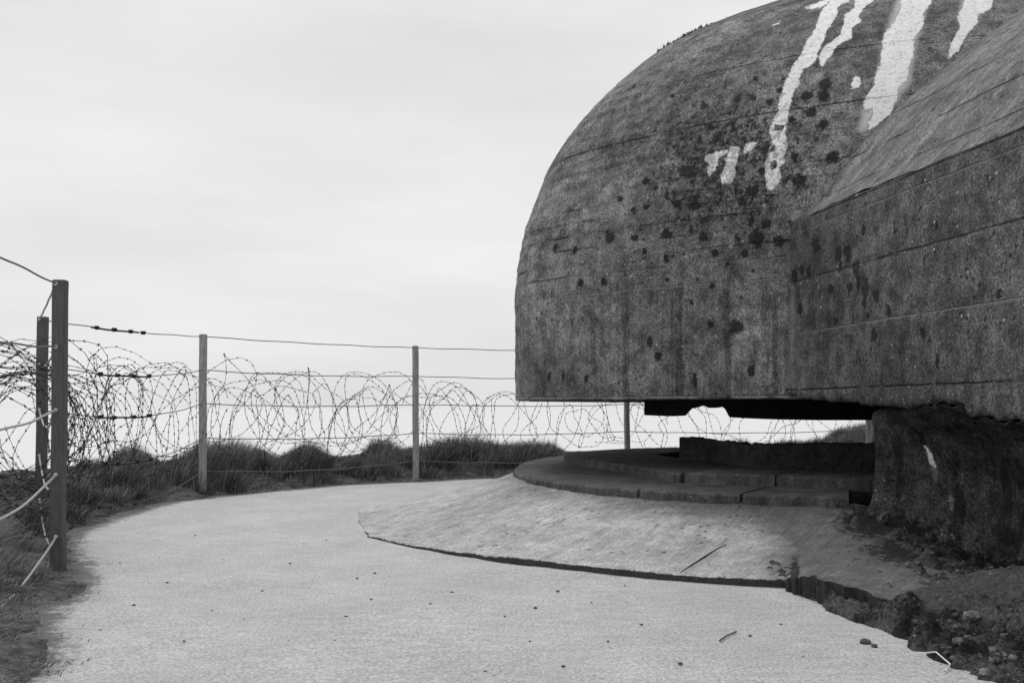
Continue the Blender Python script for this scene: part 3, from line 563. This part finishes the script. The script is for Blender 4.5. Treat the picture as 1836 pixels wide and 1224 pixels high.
for i, (px, py, r, lb) in enumerate(RK):
    r *= .5
    dd = 5.0 if py < 1130 else 4.5
    for _ in range(12): X = (px - CX) / F * dd; zz = bank_z(X, dd); dd = (EZ - zz) * F / (py - HY)
    rock('rubble_stone', (X, dd, zz + r * .1), r, i * 2.7 + 1, MAT['palestone'], lb, 'stone')
# loose small grit on the bank (uncountable)
pts = []; rs = rng.random((2600, 2))
for a, b in rs:
    X = 1.85 + a * 1.4; Y = 3.2 + b * 3.9; z = bank_z(X, Y)
    if z > .03 and (Y < 4.95 or abs(pline_sd(np.array([WP + Wu * -1, WP + Wu * 12.5]), np.array([X]), np.array([Y]))[0][0]) < .55) and Y < 6.6: pts.append((X, Y, z))
parts = []
for i, (X, Y, z) in enumerate(pts):
    r = .003 + .014 * random.random() ** 4; v, f = boxv((0, 0, 0), (r * 2, r * 1.6, r * 1.2), random.random() * 6, random.random()); v = v * (1 + .5 * (rng.random((8, 3)) - .5)) + np.array((X, Y, z + r * .3)); parts.append((v, f))
V, Fq = join(parts); gr = mesh('rubble_grit', V, Fq, MAT['rubble_stone_dark'], smooth=False); tag(gr, 'loose crumbs of concrete scattered over the mossy bank', 'grit', None, 'stuff')
# pebbles on the path: separate objects
pb = [(x, y, .012) for x, y in [(285, 1000), (400, 1003), (585, 968), (720, 996), (545, 975), (810, 1062), (640, 1037), (772, 1083), (672, 1028), (698, 1033), (620, 1106), (693, 1174), (425, 1202), (778, 1175), (485, 1195), (517, 1148), (437, 1110), (380, 1095), (1180, 1012), (960, 1090), (1060, 1080), (1090, 1150), (1220, 1190), (1345, 1140), (1150, 1120), (950, 1150), (850, 1130), (740, 1105), (600, 1150), (330, 1150), (240, 1085), (300, 1045), (470, 1060), (560, 1040), (880, 1040), (1000, 1060), (1120, 1050), (1290, 1075), (1400, 1120), (1440, 1178), (1250, 1100), (180, 1130), (215, 1010), (350, 960), (450, 940), (520, 1010), (665, 1075), (905, 1105), (1010, 1195), (870, 1205)]]
proto = None
for i, (px, py, r) in enumerate(pb):
    dd = EZ * F / (py - HY); X = (px - CX) / F * dd
    if proto is None:
        proto = rock('pebble', (X, dd, .004), 1., 3.1, MAT['stone'], 'small dark pebble lying loose on the pale path', 'pebble', 'small dark pebbles on the path'); o = proto
    else: o = proto.copy(); SC.collection.objects.link(o); o.location = (X, dd, .004); o.rotation_euler = (0, 0, i * 1.7)
    q = r * (.3 + .6 * random.random() ** 1.5); o.scale = (q * 1.3, q, q)
for px, py, r, lb in [(1552, 1153, .028, 'largest dark stone on the path by the rubble bank'), (1568, 1160, .016, 'dark stone touching the path edge just right of the largest one')]:
    dd = EZ * F / (py - HY); rock('path_stone', ((px - CX) / F * dd, dd, .008), r, px, MAT['stone'], lb, 'stone')
# straw, twig
def tubeobj(name, P, r, mat, parent=None, n=6, **kw):
    V, f = tube(P, r, n); o = mesh(name, V, f, mat, parent); return tag(o, **kw) if kw else o
def on_bank(px, py, up=.012):
    dd = 4.6
    for _ in range(15): X = (px - CX) / F * dd; zz = max(bank_z(X, dd), 0) + up; dd = .5 * dd + .5 * (EZ - zz) * F / (py - HY)
    return np.array([(px - CX) / F * dd, dd, zz])
q = [on_bank(1633, 1172), on_bank(1678, 1167, .02), on_bank(1704, 1186, .02), on_bank(1694, 1203)]
tubeobj('bent_straw', resample(np.array(q), 60), .0035, MAT['straw'], label='long bent white straw lying across the path edge and rubble', cat='straw')
q = [at(1290, 1152, 4.85), at(1302, 1146, 4.95), at(1320, 1139, 5.05)]
for p_ in q: p_[2] = .008
tubeobj('twig', q, .004, MAT['stone'], label='short dark curved twig lying on the path', cat='twig')
# ------------------------------------------------------------------ fence
fence = empty('wire_fence', (FL[2][0], FL[2][1], 0), 'post and wire fence following the outer edge of the gravel path', 'fence')
zo = [-.03, -.03, -.02, -.02, .05, .05, .05, .05, .05]
WZ = [2.12, 1.66, 1.2, .73, .28]
def post(i):
    x, y = FL[i]; t = FL[min(i + 1, 8)] - FL[max(i - 1, 0)]; a = math.atan2(t[1], t[0]); wd = .092 if i < 4 else .085
    # slight bevel: octagon-ish section
    b = .01; h = wd / 2; sec = [(h - b, -h), (h, -h + b), (h, h - b), (h - b, h), (-h + b, h), (-h, h - b), (-h, -h + b), (-h + b, -h)]
    a = a if i not in (2, 3) else (.12 if i == 2 else .05)
    zz = [-.35, 0, .5, 1., 1.5, 2.0, 2.15 + zo[i] - .006, 2.15 + zo[i]]; V = []
    for z in zz:
        sc = 1 if z < 2.15 + zo[i] - .001 else .93
        for u, v in sec: V.append((x + sc * (u * math.cos(a) - v * math.sin(a)) + .01 * (z - 1) * math.sin(i * 7) + .004 * math.sin(z * 5 + i), y + sc * (u * math.sin(a) + v * math.cos(a)), z))
    Fq = gridf(len(zz), 8, False, True).tolist() + [[8 * (len(zz) - 1) + j for j in range(8)]]
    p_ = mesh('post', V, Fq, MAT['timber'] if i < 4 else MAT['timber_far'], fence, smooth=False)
    if i in (1, 2, 3):
        for z in WZ:
            v, f = tube([(x + .0, y - h - .001, z + zo[i]), (x, y - h - .008, z + zo[i])], .014, 10)
            v2, f2 = tube([(x + .0, y - h - .008, z + zo[i]), (x, y - h - .0085, z + zo[i])], [.014, .002], 10)
            V2, F2 = join([(v, f), (v2, f2)]); mesh('eyelet', V2, F2, MAT['bolt'], p_)
for i in range(9): post(i)
def strand(i, w_, sag, r, mat, nm, yo=-.05, clamps=None):
    a = np.array([*FL[i], WZ[w_] + zo[i]]); b = np.array([*FL[i + 1], WZ[w_] + zo[i + 1]])
    if i in (0, 1, 2): a[1] += yo; b[1] += yo
    t = np.linspace(0, 1, 33); P = a + (b - a) * t[:, None]; P[:, 2] -= sag * 4 * t * (1 - t); P[:, 2] += .004 * np.sin(t * 23 + i * 3 + w_)
    o = tubeobj(nm, P, r, mat, fence, 7 if r > .006 else 5)
    if clamps:
        for tcl in clamps:
            c = a + (b - a) * tcl; c[2] -= sag * 4 * tcl * (1 - tcl); pr = [boxv(c, (.05, .03, .035), 1.1, .4)]
            for q_ in range(6):
                an = random.random() * 6.28; pr.append(boxv(c + np.array([.012 * math.cos(an), 0, .015 * math.sin(an)]), (.05, .012, .014), random.random() * 3, random.random() * 3))
            V, f = join(pr); mesh('clamp', V, f, MAT['black'], o, smooth=False)
        P2 = P[int(clamps[0] * 32):int(clamps[-1] * 32) + 1] + np.array([0, 0, -.008]); tubeobj('turnbuckle', P2, .009, MAT['black'], o, 6)
SG0 = [.0, .05, .12, .19, .27]; SG1 = [.015, .1, .22, .3, .3]
for w_ in range(5):
    rm_ = MAT['wire'] if w_ < 2 else MAT['rope']; rr_ = .0065 if w_ < 2 else .0085; strand(0, w_, SG0[w_], rr_, rm_, 'cable'); strand(1, w_, SG0[w_], rr_, rm_, 'cable'); strand(2, w_, SG1[w_] * .7, .0085, MAT['rope'], 'cable')
    tc_ = [(.28, .38, .48, .56), (.3, .4, .5, .6), (.3, .38, .5, .6), (.33, .4, .52, .61), (.28, .35, .42, .5)][w_]
    strand(3, w_, [.03, .1, .13, .2, .25][w_], .006, MAT['wire'], 'wire', 0, tc_)
    for i in (4, 5, 6, 7): strand(i, w_, [.015, .03, .03, .04, .06][w_] * (1.2 if i == 4 else 1), .0065, MAT['wire'], 'wire')
# ------------------------------------------------------------------ barbed wire coils
def coil(path, rad, cz, step, seed, label, wr=.0045, strands=3, tilt=.8, zmin=.1):
    r_ = random.Random(seed); g_ = np.random.default_rng(seed)
    path = resample(np.array(path, float), 200); s = np.r_[0, np.cumsum(np.linalg.norm(np.diff(path, axis=0), axis=1))]; Ltot = s[-1]
    T = np.gradient(path, axis=0); T /= np.linalg.norm(T, axis=1)[:, None]; parts = []; barbs = []
    for st in range(strands):
        nl = max(3, int(Ltot / step)); m = nl * 28; lp_ = np.linspace(0, nl, m); ph = lp_ * 2 * np.pi + r_.random() * 6
        def it(f=1.):
            K = g_.random(int(nl * f) + 5); q = np.linspace(0, len(K) - 1.001, m); i = q.astype(int); t = q - i; t = t * t * (3 - 2 * t); return K[i] * (1 - t) + K[i + 1] * t
        ss_ = np.clip(np.linspace(0, Ltot, m) + (it() - .5) * .9, -.4, Ltot + .4)
        c = np.stack([np.interp(ss_, s, path[:, j]) for j in range(2)], 1) ; t_ = np.stack([np.interp(ss_, s, T[:, j]) for j in range(2)], 1); nrm = np.c_[-t_[:, 1], t_[:, 0]]
        over = (np.minimum(ss_, 0) + np.maximum(ss_ - Ltot, 0)); c = c + t_ * over[:, None]
        R_ = rad * (.55 + .55 * it(1.3)) * (1 + .2 * np.sin(1.5 * ph + 6 * it())); tl = np.clip(tilt * (.35 + .95 * it()), 0, 1.05) * (1 if st % 2 == 0 else -1)
        al = R_ * np.sin(ph) * tl; sd_ = R_ * np.sin(ph + (it() - .5)) * np.sqrt(np.clip(1 - tl ** 2, .06, 1))
        zz = cz + (it(1.5) - .5) * .45 * rad + R_ * np.cos(ph + (it(2) - .5) * .9)
        P = np.c_[c + t_ * al[:, None] + nrm * sd_[:, None], zz]; lo = zmin + .12 * it(); P[:, 2] = np.where(P[:, 2] < lo, lo + (P[:, 2] - lo) * .15, P[:, 2])
        P += .03 * np.c_[np.sin(ph * 3.3 + st), np.cos(ph * 4.1), np.sin(ph * 4.7)]
        parts.append(tube(P, wr, 4))
        ls = np.r_[0, np.cumsum(np.linalg.norm(np.diff(P, axis=0), axis=1))]; q = np.arange(.05, ls[-1], .12); q = q + rng.normal(0, .012, len(q))
        for a in q: barbs.append([np.interp(a, ls, P[:, j]) for j in range(3)])
    V, f = join(parts); root = empty('barbed_wire_coil', (path[100, 0], path[100, 1], 0), label, 'barbed wire', 'coils of barbed wire behind the fence')
    mesh('wire', V, f, MAT['barb'], root)
    B = np.array(barbs); v0 = np.array([[-1, 0, 0], [0, .36, 0], [0, -.18, .34], [1, 0, 0]]); tf = np.array([[0, 1, 2], [3, 2, 1], [0, 2, 3], [0, 3, 1]]); allv = []; allf = []
    for i, c in enumerate(B):
        for kk in range(3):
            A_ = rng.normal(size=(3, 3)); Q, _ = np.linalg.qr(A_); allv.append((v0 * (.0185 + wr)) @ Q + c); allf.append(tf + 4 * (3 * i + kk))
    o = mesh('barbs', np.concatenate(allv), np.concatenate(allf), MAT['barb'], root, smooth=False); o['kind'] = 'stuff'
def off(a, b, o_):
    a = np.array(a, float); b = np.array(b, float); t = (b - a) / np.linalg.norm(b - a); n_ = np.array([-t[1], t[0]]); return [a + n_ * o_, b + n_ * o_]
coil(off((-2.75, 3.2), (-3.35, 6.6), .7), .5, .55, .8, 1, 'thick tangled barbed wire coil nearest the camera at the left edge', .0038, 3, .3)
coil(off((-3.6, 7.5), (-4.9, 10.6), .4), .72, .95, .42, 2, 'dense barbed wire coil left of and behind the two nearest posts', .0032, 5, .45)
coil([(-5.2, 11.0), (-4.9, 12.6), (-4.2, 13.7)], .82, 1.05, .5, 3, 'tall round barbed wire loops between the near posts and the third post', .0032, 5, .9, .25)
coil([(-4.1, 14.0), (-3.1, 15.2), (-1.8, 16.2)], .64, 1.0, .5, 4, 'loose barbed wire loops between the third and fourth posts', .0036, 4, .95, .3)
coil([(-1.7, 16.2), (.2, 16.9), (2.0, 17.3)], .6, .95, .55, 5, 'sparse barbed wire loops between the fourth post and the dome edge', .0036, 3, .95, .3)
coil([(2.2, 17.3), (4.4, 17.8), (7, 18.5)], .55, .85, .9, 6, 'thin barbed wire seen through the slot under the dome', .0036, 3, .95, .3)
# ------------------------------------------------------------------ grass
PROF = np.array([(-300, 800), (0, 832), (60, 830), (100, 838), (120, 828), (145, 806), (180, 806), (215, 788), (235, 783), (265, 800), (295, 812), (325, 795), (350, 782), (395, 782), (430, 780), (460, 792), (490, 803), (520, 795), (545, 786), (575, 792), (612, 812), (640, 808), (665, 780), (690, 782), (720, 793), (760, 786), (800, 776), (850, 774), (880, 786), (930, 785), (985, 783), (1008, 800), (1030, 806), (1060, 806), (1120, 800), (1180, 797), (1230, 795), (1270, 786), (1330, 783), (1355, 797), (1400, 803), (1460, 800), (1500, 785), (1530, 765), (1560, 748), (1700, 740)], float)
def blades(name, X, Y, hgt_, wid, lean, tone, label, flatv=None):
    n = len(X); z0, _ = ground_h(X, Y); z0 = np.maximum(z0, 0) - .01
    a = rng.random(n) * 2 * np.pi; la = rng.normal(.3, 1.1, n); lx = np.cos(la) * lean; ly = np.sin(la) * lean
    if flatv is not None: lx = lx * .45 + flatv[:, 0] * lean * .8 + .12; ly = ly * .45 + flatv[:, 1] * lean * .8
    wx = np.cos(a) * wid / 2; wy = np.sin(a) * wid / 2; V = np.empty((n, 7, 3))
    for j, (t, ws, bend) in enumerate(((0, 1, 0), (.4, .9, .16), (.75, .6, .56))):
        cx = X + lx * hgt_ * bend; cy = Y + ly * hgt_ * bend; cz = z0 + hgt_ * t * (1 - .25 * lean * t)
        V[:, 2 * j] = np.c_[cx - wx * ws, cy - wy * ws, cz]; V[:, 2 * j + 1] = np.c_[cx + wx * ws, cy + wy * ws, cz]
    V[:, 6] = np.c_[X + lx * hgt_, Y + ly * hgt_, z0 + hgt_ * (1 - .3 * lean)]
    b = np.arange(n)[:, None] * 7; tri = np.concatenate([b + np.array([[0, 1, 3]]), b + np.array([[0, 3, 2]]), b + np.array([[2, 3, 5]]), b + np.array([[2, 5, 4]]), b + np.array([[4, 5, 6]])])
    o = mesh(name, V.reshape(-1, 3), tri, MAT['grass']); attr(o, 'tone', np.repeat(tone, 7)); return tag(o, label, 'grass', None, 'stuff')
def scatter(n, s0, s1, d0, d1):
    ps = resample(PB, 800); s_ = np.r_[0, np.cumsum(np.linalg.norm(np.diff(ps, axis=0), axis=1))]; T_ = np.gradient(ps, axis=0); T_ /= np.linalg.norm(T_, axis=1)[:, None]
    s = rng.uniform(s0, s1, n); dd = rng.uniform(d0, d1, n)
    return np.interp(s, s_, ps[:, 0]) - np.interp(s, s_, T_[:, 1]) * dd, np.interp(s, s_, ps[:, 1]) + np.interp(s, s_, T_[:, 0]) * dd, dd, s
def clumpy(X, Y, sc, seed): return fbm(np.c_[X, Y, 0 * X], sc, 2, seed)
Ls = np.r_[0, np.cumsum(np.linalg.norm(np.diff(PB, axis=0), axis=1))]
def s_at(y0): i = int(np.argmin(np.abs(PB[:, 1] - y0))); return Ls[i]
# tall marram behind the fence in radiating tussocks, from the second post round to the far right
def tuss(nt_, s0, s1, d0, d1, per, rad_, seed):
    cx, cy, dd, s_ = scatter(nt_, s0, s1, d0, d1); R_ = rng.uniform(rad_ * .6, rad_ * 1.5, nt_); n_ = (per * (R_ / rad_) ** 1.6).astype(int); I = np.repeat(np.arange(nt_), n_)
    a = rng.random(len(I)) * 2 * np.pi; q = np.sqrt(rng.random(len(I))) * R_[I] * .55
    X = cx[I] + q * np.cos(a); Y = cy[I] + q * np.sin(a); vig = rng.uniform(.6, 1.15, nt_)[I]
    return X, Y, dd[I], I, np.c_[np.cos(a), np.sin(a)] * (q / (R_[I] * .55))[:, None], vig, rng.normal(0, 1, nt_)[I], q / (R_[I] * .55)
def prof_h(X, Y):
    px = CX + F * X / Y; pr = np.interp(px, PROF[:, 0], PROF[:, 1]); pr = np.where(px < 1400, 796 + 1.5 * (pr - 796), pr); z0, _ = ground_h(X, Y)
    return np.clip(EZ - (pr - HY) / F * Y - z0, np.where(X > 5.5, .3, .07), 1.3)
S0 = s_at(8.6); S1 = Ls[-1] - 3
X, Y, dd, I, dr_, vig, tone_, q = tuss(800, S0, S1, .25, 3.4, 150, .26, 1)
hh = prof_h(X, Y) * (.3 + .7 * sst(.2, 1.1, dd)) * vig * rng.uniform(.55, 1.1, len(X)) * (1.05 - .3 * q)
tn = np.clip(.27 + .13 * tone_ + rng.normal(0, .12, len(X)), 0, 1); tn = np.where(rng.random(len(X)) < .07, .95, tn)
blades('marram_grass', X, Y, hh, rng.uniform(.003, .008, len(X)), .25 + .9 * q * rng.random(len(X)), tn, 'tall dark tussocks of dune grass behind the fence', dr_)
X, Y, dd, s = scatter(42000, S0, S1, .1, 3.6); cl2 = clumpy(X, Y, 5, 8)
hh = prof_h(X, Y) * (.2 + .5 * sst(.1, 1.2, dd)) * rng.uniform(.3, .9, len(X)) * (1 + cl2)
blades('low_grass', X, Y, np.maximum(hh, .03), rng.uniform(.003, .007, len(X)), rng.uniform(.4, 1.6, len(X)), np.clip(.22 + .5 * cl2 + rng.normal(0, .15, len(X)), 0, 1), 'lower matted grass filling in between the tussocks behind the fence')
# near left bank
X, Y, dd, I, dr_, vig, tone_, q = tuss(330, s_at(2.0), s_at(9.6), .3, 3.0, 170, .24, 2)
hh = (.12 + .46 * sst(.25, 1.1, dd)) * vig * rng.uniform(.5, 1.1, len(X)) * (1.05 - .3 * q)
tn = np.clip(.5 + .16 * tone_ + rng.normal(0, .16, len(X)), 0, 1); tn = np.where(rng.random(len(X)) < .08, 1, tn)
blades('bank_grass', X, Y, hh, rng.uniform(.0025, .006, len(X)), .3 + 1. * q * rng.random(len(X)), tn, 'fine wind-bent grass on the bank under the near cables', dr_)
X, Y, dd, s = scatter(36000, s_at(2.0), s_at(9.2), .0, 2.6); cl2 = clumpy(X, Y, 4.5, 12); edge = sst(-.05, .7, dd); k_ = rng.random(len(X)) < (.3 + .7 * edge) * (.7 + cl2); X, Y, dd, cl2 = X[k_], Y[k_], dd[k_], cl2[k_]
blades('short_bank_grass', X, Y, (.03 + .14 * sst(.1, 1, dd)) * rng.uniform(.4, 1.2, len(X)), rng.uniform(.002, .006, len(X)), rng.uniform(.5, 2., len(X)), np.clip(.38 + .5 * cl2 + rng.normal(0, .2, len(X)), 0, 1), 'short matted grass and dead stalks low on the near bank')
X, Y, dd, s = scatter(52000, s_at(2.6), s_at(8.5), .0, 1.1); cl2 = clumpy(X, Y, 5, 22); k_ = rng.random(len(X)) < .5 + 1.2 * cl2 + .3 * dd; X, Y, dd, cl2 = X[k_], Y[k_], dd[k_], cl2[k_]
blades('verge_grass', X, Y, (.025 + .06 * dd) * rng.uniform(.5, 1.3, len(X)), rng.uniform(.002, .0045, len(X)), rng.uniform(.8, 2.6, len(X)), np.clip(.46 + .6 * cl2 + rng.normal(0, .22, len(X)), 0, 1), 'thin trodden grass and litter on the verge beside the path')
# short litter along the path edge
X, Y, dd, s = scatter(60000, s_at(2.2), Ls[-1] - 3, -.22, .5)
k_ = rng.random(len(X)) < np.clip(.3 + dd * 1.3 + clumpy(X, Y, 3, 5) * .8, 0, 1) ** 1.5 * np.where(Y < 8.5, 1, .35); X, Y, dd = X[k_], Y[k_], dd[k_]
blades('dry_grass_litter', X, Y, rng.uniform(.015, .06, len(X)), rng.uniform(.002, .006, len(X)), rng.uniform(.8, 2.6, len(X)), np.clip(rng.normal(.35, .28, len(X)), 0, 1), 'trampled dry grass litter along the path edge')
# tufts on the roof line
def tuft(px, label, n, h, spread):
    # find the silhouette point of the dome at this column
    x, y = proj(Vw); m_ = (np.abs(x - px) < 4) & (Vw[:, 1] < 15); i = np.where(m_)[0][np.argmin(y[m_])]; c = Vw[i]
    P = c + rng.normal(0, 1, (n, 3)) * np.array([spread, spread * .6, .01]); sub = Vw[((Vw - c) ** 2).sum(1) < 1.2]; B_ = []
    for p_ in P: B_.append(sub[np.argmin(((sub - p_) ** 2).sum(1))] - np.array([0, 0, .012]))
    B_ = np.array(sorted(B_, key=lambda q: (q[0], q[1]))); V = list(B_) + [B_[-1] + np.array([.01, 0, 0])]; f = []
    for j in range(n):
        hh_ = h * random.uniform(.35, 1); d_ = np.array([random.uniform(-.7, .7) * hh_, random.uniform(-.5, .5) * hh_, hh_]); V.append(B_[j] + d_); f.append([j, j + 1, len(V) - 1])
    o = mesh('roof_tuft', np.array(V) , np.array(f), MAT['grass']); attr(o, 'tone', np.full(len(V), .12)); o2 = tag(o, label, 'plant')
tuft(1226, 'longer dark weed tuft growing on the upper dome edge', 200, .055, .15)
tuft(1187, 'smaller dark weed tuft lower down the dome edge', 110, .07, .05)
# ------------------------------------------------------------------ tiny far boat
bt = empty('boat', (-157, 410, -22), 'tiny grey boat far out on the pale sea', 'boat')
hb = [(-3.6, 0), (-2.8, -1), (2.2, -1.1), (4.2, 0), (2.2, 1.1), (-2.8, 1)]
Vh = [(bt.location[0] + a * .9, bt.location[1] + b, -22.2) for a, b in hb] + [(bt.location[0] + a, bt.location[1] + b * 1.2, -20.6 + (.5 if a > 4 else 0)) for a, b in hb]
m_bt = msimple('grey_boat_paint', .35, .1, .6, 3)
mesh('hull', Vh, [[i, (i + 1) % 6, (i + 1) % 6 + 6, i + 6] for i in range(6)] + [list(range(6, 12))], m_bt, bt, smooth=False)
v, f = boxv((bt.location[0] - .8, bt.location[1], -19.7), (3, 1.6, 1.8)); mesh('cabin', v, f, m_bt, bt, smooth=False)
